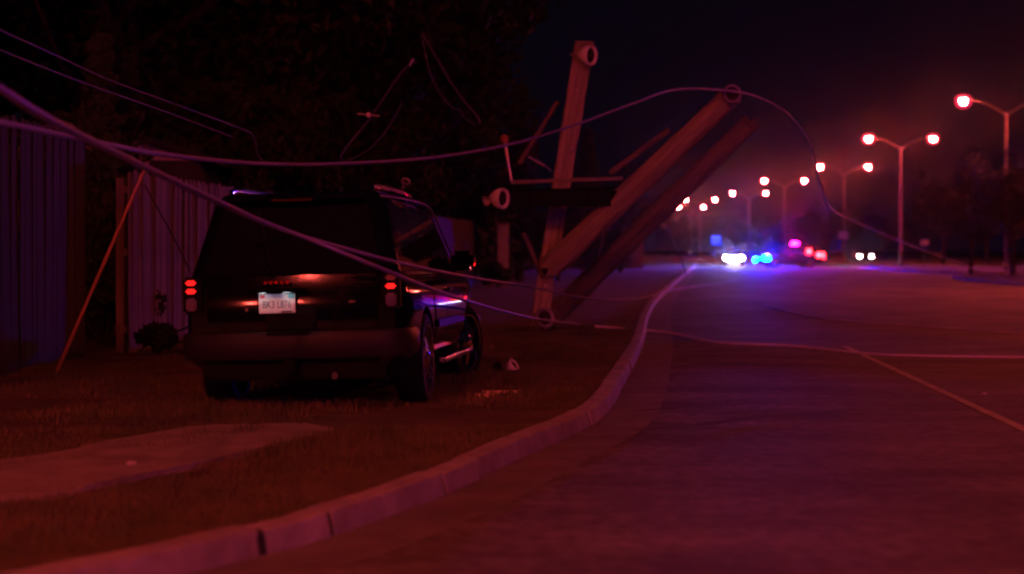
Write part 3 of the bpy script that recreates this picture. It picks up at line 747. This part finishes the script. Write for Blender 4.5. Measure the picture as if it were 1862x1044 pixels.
# loose hardware hung in the wires
def hung(label, p, axis, r):
    t = thing('hanging_insulator', label, 'insulator', p); insulator(t, Vector(), axis, r, rim=MATS['grey_porcelain']); return t
hung('small insulator hanging in the wires above the roof of the black vehicle', U(738,330,20), (.3,-.6,.6), .055)
hs_ = thing('cross_spreader', 'small pale bar clipped to the looped cable', 'hardware', U(670,209,21)); MB().tube([(-.14,0,.015),(.14,0,-.015)], .012, 8).build('bar', GALV, hs_); MB().lathe([(.02,-.03),(.03,0),(.02,.03)], 10).build('clip', PORC, hs_)
tag(MB().tube(spline([(0,0,0),(.02,0,.05),(.05,.01,.09)],3), .014, 8).build('cable_clamp', GALV), 'small clamp at the upper end of the looped cable', 'hardware').location = U(745,120,21)

# ------------------------------------------------------------------ debris on the verge
def gpt(px, py, z=VZ): 
    d = (CAM_H-z)*FPX/(py-HY); return Vector(((px-CX)/FPX*d, d, z))
t = thing('broken_insulator', 'broken pale insulator lying on the churned earth right of the front wheel', 'insulator', gpt(934,672)+Vector((0,0,.05)))
insulator(t, Vector(), (.75,-.3,.6), .075)
MB().box((-.18,.02,-.02),(.10,.09,.10)).build('bracket', BLACKP, t, bevel=.02)
for (px, py, ln, w, rz, lab) in ((912,716,.36,.05,6,'splintered pale board lying on the earth in front of the kerb bend'),(880,722,.16,.03,-14,'small splinter of pale wood left of the splintered board')):
    p = gpt(px,py); m = MB(); rng = random.Random(px); secs = []
    for i in range(7):
        u = -ln/2+ln*i/6; e = 1-.75*(abs(i-3)/3)**2
        secs.append([(u,-w*e,0),(u,w*e*.8,0),(u+rng.uniform(-.01,.01),w*e*.5,.03),(u,-w*e*.7,.034)])
    o = tag(m.loft(secs).build('splinter', mat('fresh_wood', (.55,.42,.30), .8, var=.25, scale=14, stretch=(.2,1,1))), lab, 'wood debris'); o.location = p; o.rotation_euler.z = R(rz)
def stone(label, p, r, m):
    bm = bmesh.new(); bmesh.ops.create_icosphere(bm, subdivisions=2, radius=r); rng = random.Random(int(r*1000))
    for v in bm.verts: v.co *= rng.uniform(.75,1.15); v.co.z *= .7
    me = bpy.data.meshes.new('stone'); bm.to_mesh(me); bm.free(); o = link('stone', me, m); o.location = p; return tag(o, label, 'stone')
stone('small pale lump at the near edge of the sidewalk', gpt(238,856)+Vector((0,0,.03)), .042, mat('pale_stone', (.55,.5,.48), .8))
stone('tiny pale chip on the asphalt right of the lane line', gpt(1790,716,.012), .022, MATS['pale_stone'])
stone('dark clod of earth in front of the broken insulator', gpt(905,690)+Vector((0,0,.02)), .07, DIRT)

# ------------------------------------------------------------------ fences, shed, houses
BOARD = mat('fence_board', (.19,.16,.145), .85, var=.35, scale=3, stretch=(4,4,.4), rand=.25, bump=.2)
def fence(name, label, a, b, h, single=True, step=.148, m=BOARD):
    a, b = Vector((*a,VZ)), Vector((*b,VZ)); d = b-a; L_ = d.length
    t = thing(name, label, 'fence', a, (0,0,math.atan2(d.y,d.x)))
    rng = random.Random(int(L_*10)); n = int(L_/step)
    def bm_(hh, wv=0): 
        w = .138; return MB().add([(0,0,0),(w,0,0),(w,0,hh-.03),(w-.03,0,hh),(.03,0,hh),(0,0,hh-.03),(0,.018,0),(w,.018,0),(w,.018,hh-.03),(w-.03,.018,hh),(.03,.018,hh),(0,.018,hh-.03)],
          [[5,4,3,2,1,0],[6,7,8,9,10,11]]+[[i,(i+1)%6,6+(i+1)%6,6+i] for i in range(6)])
    if single:
        mes = [bm_(h+q).mesh('board') for q in (-.02,0,.015)]
        for me in mes: me.materials.append(m)
        for i in range(n):
            o = link('board', mes[i%3], None, t); o.location = (i*step, -.03+rng.uniform(-.006,.006), rng.uniform(-.02,.01)); o.rotation_euler = (rng.uniform(-.008,.008), rng.uniform(-.008,.008), 0)
    else:
        mb = MB()
        for i in range(n):
            q = bm_(h+rng.uniform(-.02,.02)); mb.add([(x+i*step,y-.03,z) for x,y,z in q.v], q.f)
        o = mb.build('board_run', m, t); o['kind'] = 'stuff'
    for z in (.3, h*.55, h-.25): MB().box((L_/2,.02,z),(L_,.04,.09)).build('rail', m, t)
    for k in range(int(L_/2.4)+1): MB().box((min(L_-.05,k*2.4+.05),.09,h/2-.1),(.10,.10,h)).build('post', m, t)
    return t
fence('board_fence', 'tall dim board fence along the left edge', (-5.5,11.5), (-5.3,20.4), 2.75, m=mat('dim_lit_board', (.010,.0095,.012), .85, var=.35, scale=3, stretch=(4,4,.4), rand=.25, bump=.2))  # weak light on this fence put into a darker board colour
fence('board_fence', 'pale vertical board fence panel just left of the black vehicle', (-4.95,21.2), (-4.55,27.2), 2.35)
fence('board_fence', 'far run of board fence receding behind and right of the black vehicle', (-4.5,27.4), (-1.4,59), 2.35, single=False, m=MATS['dim_lit_board'])  # dimness of the far run put into the board colour too
gp = thing('gate_pillar', 'pale square pillar at the far end of the board fence', 'pillar', (-.32,60,0))
MB().box((0,0,1.15),(.40,.40,2.3)).build('shaft', mat('pale_masonry', (.5,.48,.47), .8, var=.15, scale=4), gp, bevel=.015)
MB().box((0,0,2.34),(.50,.50,.08)).build('cap', CONC, gp, bevel=.02)
MB().box((0,0,.12),(.48,.48,.24)).build('plinth', CONC, gp, bevel=.02)

SIDING = mat('pale_siding', (.48,.42,.42), .75, var=.12, scale=3)
DARKW = mat('dark_wall', (.05,.045,.045), .85, var=.2, scale=2); SHING = mat('dark_shingles', (.035,.032,.035), .9, var=.3, scale=4)
WINF = mat('window_frame_paint', (.6,.58,.56), .6)
def house(name, label, cat, loc, rz, w, dp, hw_, rise, gable_m, wall_m, wins=True, lap=.15):
    t = thing(name, label, cat, loc, (0,0,R(rz)))
    MB().box((0,dp/2,hw_/2),(w,dp,hw_)).build('wall', wall_m, t)
    for y, sg in ((-.005,-1),(dp+.005,1)):
        g = MB(); k = int(rise/lap)                           # lapped siding courses filling the gable
        for i in range(k):
            z0_, z1_ = i*rise/k, (i+1)*rise/k; x0, x1 = w/2*(1-z0_/rise), w/2*(1-z1_/rise)
            g.add([(-x0,y+sg*.03,hw_+z0_),(x0,y+sg*.03,hw_+z0_),(x1,y+sg*.005,hw_+z1_),(-x1,y+sg*.005,hw_+z1_),(-x0,y-sg*.05,hw_+z0_),(x0,y-sg*.05,hw_+z0_),(x1,y-sg*.05,hw_+z1_),(-x1,y-sg*.05,hw_+z1_)], [[0,1,2,3],[0,4,5,1],[4,7,6,5],[0,3,7,4],[1,5,6,2],[3,2,6,7]])
        g.build('gable', gable_m, t)
    ov = .35; rr = []
    for s in (-1, 1):
        sl = rise/(w/2); x1 = w/2+ov; z1_ = hw_-ov*sl
        v = [(0,-ov,hw_+rise+.02),(s*x1,-ov,z1_+.02),(s*x1,dp+ov,z1_+.02),(0,dp+ov,hw_+rise+.02)]
        o = MB().add(v+[(x,y,z+.12) for x,y,z in v], [[0,1,2,3],[7,6,5,4],[0,4,5,1],[1,5,6,2],[2,6,7,3],[3,7,4,0]]).build('roof', SHING, t)
    if wins:
        for x in (-w*.27, w*.27):
            f = MB()
            for (cx,cz,ww,hh) in ((x,hw_*.55+.55,1.1,.08),(x,hw_*.55-.55,1.1,.08),(x-.51,hw_*.55,.08,1.1),(x+.51,hw_*.55,.08,1.1),(x,hw_*.55,.05,1.1)): f.box((cx,-.03,cz),(ww,.06,hh))
            fo = f.build('window', WINF, t); MB().box((x,-.012,hw_*.55),(1.0,.02,1.06)).build('pane', GLASS, fo)
        dr = MB().box((0,-.03,1.02),(.95,.06,2.04)).build('door', DARKW, t, bevel=.01); MB().lathe([(.03,0),(.035,.03),(.01,.06)],10,Matrix.Translation((.38,-.07,1.0)) @ Matrix.Rotation(R(90),4,'X')).build('door_knob', CHROME, dr)
    return t
house('garden_shed', 'shed with a pale gable and dark roof behind the fence at left', 'shed', (-8.15,30,VZ), 0, 5.0, 4.5, 2.95, .75, SIDING, DARKW)
house('far_house', 'distant low house with a dim pinkish wall seen between the two leaning poles', 'house', U(1095,455,118)-Vector((0,0,1.35)), 7, 6, 8, 2.6, 1.4, SIDING, mat('tan_brick', (.20,.13,.11), .9, var=.25, scale=5))

# ------------------------------------------------------------------ signs
SIGNW = mat('pale_sign', (.75,.75,.75), .5)
def sign(label, p, w, h, m, post=True):
    t = thing('road_sign', label, 'road sign', (p.x,p.y,0))
    MB().box((0,-.05,p.z),(w,.02,h)).build('panel', m, t, bevel=.006)
    MB().tube([(0,0,0),(0,0,p.z+h*.4)], .035, 8).build('post', STEEL, t, smooth=True)
    for z in (-.25,.25): MB().lathe([(.02,0),(.02,.02)],6,Matrix.Translation((0,-.06,p.z+z*h)) @ Matrix.Rotation(R(90),4,'X')).build('bolt', GALV, t)
    return t
sign('lit blue square sign left of the dazzling headlights', U(1302,437,150), .80, .80, emit('blue_backlit_sign', (.02,.10,1.7)))
sign('small pale sign fixed in front of the third lamp pole', U(1533,428,176), .95, .75, mat('pale_blue_sign', (.55,.62,.75), .5))
sign('small pale sign between the lamp pole and the right trees', U(1681,441,125), .62, .42, SIGNW)

# ------------------------------------------------------------------ trees
BARK = mat('bark', (.04,.033,.028), .9, var=.3, scale=4, bump=.5)
LEAF = mat('leaves', (.022,.04,.014), .75, spec=.2, col2=(.05,.065,.024), scale=.8)
LEAFC = mat('conifer_needles', (.025,.045,.02), .75, col2=(.05,.07,.03), scale=1.)
def leaf_quads(m, c, n, rad, size, rng, flat=.75):
    for _ in range(n):
        while True:
            p = Vector((rng.uniform(-1,1),rng.uniform(-1,1),rng.uniform(-1,1)))
            if p.length <= 1: break
        p = Vector((p.x*rad,p.y*rad,p.z*rad*flat))+c; s = size*rng.uniform(.6,1.3)
        u = Vector((rng.gauss(0,1),rng.gauss(0,1),rng.gauss(0,1))).normalized(); w = u.orthogonal().normalized()
        o = len(m.v); m.v += [tuple(p-u*s),tuple(p+w*s*.45),tuple(p+u*s),tuple(p-w*s*.45)]; m.f.append([o,o+1,o+2,o+3])
def make_tree(seed, H, spread, base, nleaf, size, kind='broad'):
    rng = random.Random(seed); tr = MB(); cr = MB()
    if kind == 'broad':
        lean = Vector((rng.uniform(-.3,.3),rng.uniform(-.3,.3),0))
        tp = Vector((0,0,H*.62))+lean
        tr.tube(spline([(0,0,-.1),(.05,.02,H*.2),tuple(lean*.5+Vector((0,0,H*.4))),tuple(tp)],4), [H*.028*(1-.06*i) for i in range(13)], 9)
        n = 13
        for k in range(n):
            a = k*2.4+rng.uniform(-.3,.3); z0_ = base*H+(H*.62-base*H)*rng.random(); st = Vector((0,0,z0_))+lean*(z0_/H)
            ln = spread*rng.uniform(.55,1.0)*(1-.35*max(0,z0_/H-.4)); en = st+Vector((math.cos(a)*ln, math.sin(a)*ln, rng.uniform(.15,.36)*H))
            md = st.lerp(en,.5)+Vector((0,0,-.03*H)); tr.tube(spline([st,md,en],4), [H*.011*(1-.09*i) for i in range(9)], 6)
            for q in (.45,.7,.9,1.05):
                c = st.lerp(en,q)+Vector((rng.gauss(0,.5),rng.gauss(0,.5),rng.gauss(0,.5)+.2))
                leaf_quads(cr, c, nleaf//(n*4), rng.uniform(.5,1.15)*spread*.32, size, rng)
    else:
        tr.tube([(0,0,-.1),(0,0,H*.97)], [H*.022,.02], 8); n = int(H*4)
        for k in range(n):
            u = k/n; z = base*H+(H*.99-base*H)*u; rr_ = spread*(1-u)**.8*rng.uniform(.7,1.1)+.05; a = k*2.4
            en = Vector((math.cos(a)*rr_,math.sin(a)*rr_,z-.1*rr_)); tr.tube([(0,0,z),tuple(en)], [.03,.008], 4)
            leaf_quads(cr, Vector((en.x*.6,en.y*.6,z)), nleaf//n, .25+rr_*.5, size, rng, .6)
    return tr.mesh('trunk', True, 60), cr.mesh('crown')
PROTO = [make_tree(1,11,4.2,.28,7000,.16), make_tree(2,9,3.6,.3,6500,.15), make_tree(3,13,4.6,.25,8000,.18), make_tree(4,9,1.1,.08,4500,.14,'conifer'), make_tree(5,6,2.6,.3,4500,.13)]
for i, (a_, b_) in enumerate(PROTO): a_.materials.append(BARK); b_.materials.append(LEAFC if i == 3 else LEAF)
def tree(k, x, y, s, rz, label, group):
    t = thing('conifer' if k == 3 else 'tree', label, 'tree', (x,y,0), (0,0,R(rz)), group); t.scale = (s,s,s)
    link('trunk', PROTO[k][0], None, t); link('crown', PROTO[k][1], None, t)
for px, d, s_, lab in ((182,24.5,.52,'slim dark conifer in the fence gap, close to the tall fence'),(228,25.5,.50,'slim dark conifer in the fence gap, close to the pale panel')):
    p = U(px,455,d); tree(3,p.x,p.y,s_,px,lab,'slim dark conifers')
G1 = 'dark trees behind the fence'
for k, x, y, s, rz, lab in ((2,-11,26,1.0,0,'huge dark tree filling the top left corner behind the fence'),(0,-8.2,34,1.15,80,'dark tree above the pale gable of the shed'),(2,-6.3,40,1.1,200,'tall dark tree over the roof of the black vehicle'),
    (0,-4.2,44,1.1,300,'dark tree where the thin looped cables hang'),(2,-4.0,55,1.15,120,'tall dark tree left of the leaning timber'),(1,-13,38,1.3,30,'dark tree farther back behind the shed'),(0,-9,52,1.4,150,'high dark crown rising behind the other left trees'),(1,-10,18.5,1.0,70,'dark tree behind the tall fence at the left edge')):
    tree(k,x,y,s,rz,lab,G1)
for px, d, topy, lab in ((945,70,150,'slim dark conifer left of the leaning timber, tallest of the slim ones'),(1068,85,230,'slim dark conifer just right of the leaning timber'),(885,62,110,'slim dark conifer at the right end of the left trees'),(1128,100,285,'short slim dark conifer behind the upper leaning pole')):
    p = U(px,topy,d); tree(3,p.x,p.y,p.z/9,px,lab,'slim dark conifers')
for (k,px,d,s,lab) in ((1,1765,95,.62,'rounded dark tree at the right edge in front of the lamp pole'),(4,1842,88,1.0,'dark tree crossing the nearest lamp pole at the right edge'),(0,1715,165,.8,'dark tree right of the pale road sign'),(2,1795,190,.75,'larger dark tree far behind the right edge'),(1,1660,235,.8,'dark tree behind the second lamp pole'),(0,1610,280,.8,'low dark tree beyond the oncoming car'),(2,1870,140,.8,'dark tree cut by the right edge farther back')):
    p = U(px,455,d); tree(k,p.x,p.y,s,px,lab,'dark trees on the right')
rng = random.Random(9); words = ['first','second','third','fourth','fifth','sixth','seventh','eighth','ninth','tenth','eleventh','twelfth']
for i in range(12):
    px = 1085+i*42; d = 400+rng.uniform(-20,30); p = U(px,455,d)
    tree((0,1,2)[i%3],p.x,p.y,rng.uniform(.75,1.15),i*50,'%s tree from the left in the dark line along the horizon' % words[i],'tree line on the horizon')
for i, (x, y, s) in enumerate(((2.0,72,.55),(4.5,88,.6),(9,150,.7),(14,190,.8),(6.5,108,.5))):
    tree((4,1,4,0,4)[i],x,y,s,i*70,['small dark tree behind the foot of the leaning timber','dark tree beyond the fence end','dark roadside tree left of the blue sign','dark tree farther along the left roadside','low dark tree beside the distant house'][i],'roadside trees on the left')
for x, y, s_, lab in ((-5.9,33,.85,'low dense dark tree just over the pale fence panel'),(-4.9,38,.9,'low dense dark tree over the left half of the black roof'),(-3.9,45,.95,'low dense dark tree over the right half of the black roof'),(-3.1,52,1.0,'low dense dark tree right of the black roof'),(-2.3,60,1.0,'low dense dark tree behind the gate pillar'),(-7.4,36,.95,'low dense dark tree behind the shed roof')):
    tree(4,x,y,s_,x*40,lab,G1)
# low shrubs at the fence foot and in its gap
def shrub(label, x, y, r, seed):
    t = thing('shrub', label, 'shrub', (x,y,VZ)); rng = random.Random(seed); st = MB(); cr = MB()
    for k in range(7):
        a = k*.9; e = Vector((math.cos(a)*r*.7, math.sin(a)*r*.7, r*rng.uniform(.8,1.6))); st.tube([(0,0,-.05),tuple(e*.5),tuple(e)], [.02,.015,.006], 5); leaf_quads(cr, e*.85, 330, r*.5, .07, rng)
    st.build('stems', BARK, t); cr.build('foliage', LEAF, t)
shrub('dark shrub in the gap between the two fences', -5.6, 22.6, .8, 1)
shrub('taller dark shrub deeper in the fence gap', -6.8, 25.5, 1.2, 2)
shrub('low dark shrub beside the pale fence foot', -4.5, 20.9, .22, 3)
shrub('low dark shrub at the foot of the gate pillar', -.5, 58.6, .55, 4)

# ------------------------------------------------------------------ haze added to imitate bloom around the lights
hz = bpy.data.materials.new('bloom_haze'); hz.use_nodes = True; nt = hz.node_tree; nt.nodes.clear()
out = nt.nodes.new('ShaderNodeOutputMaterial'); pv = nt.nodes.new('ShaderNodeVolumePrincipled')
pv.inputs['Color'].default_value = (.85,.85,.88,1); pv.inputs['Density'].default_value = .00014; pv.inputs['Anisotropy'].default_value = .982
nt.links.new(pv.outputs[0], out.inputs['Volume'])
tag(MB().box((0,210,11.5),(260,540,25)).build('bloom_volume', hz), 'thin added haze imitating bloom around the lamps', 'bloom_volume', kind='stuff')
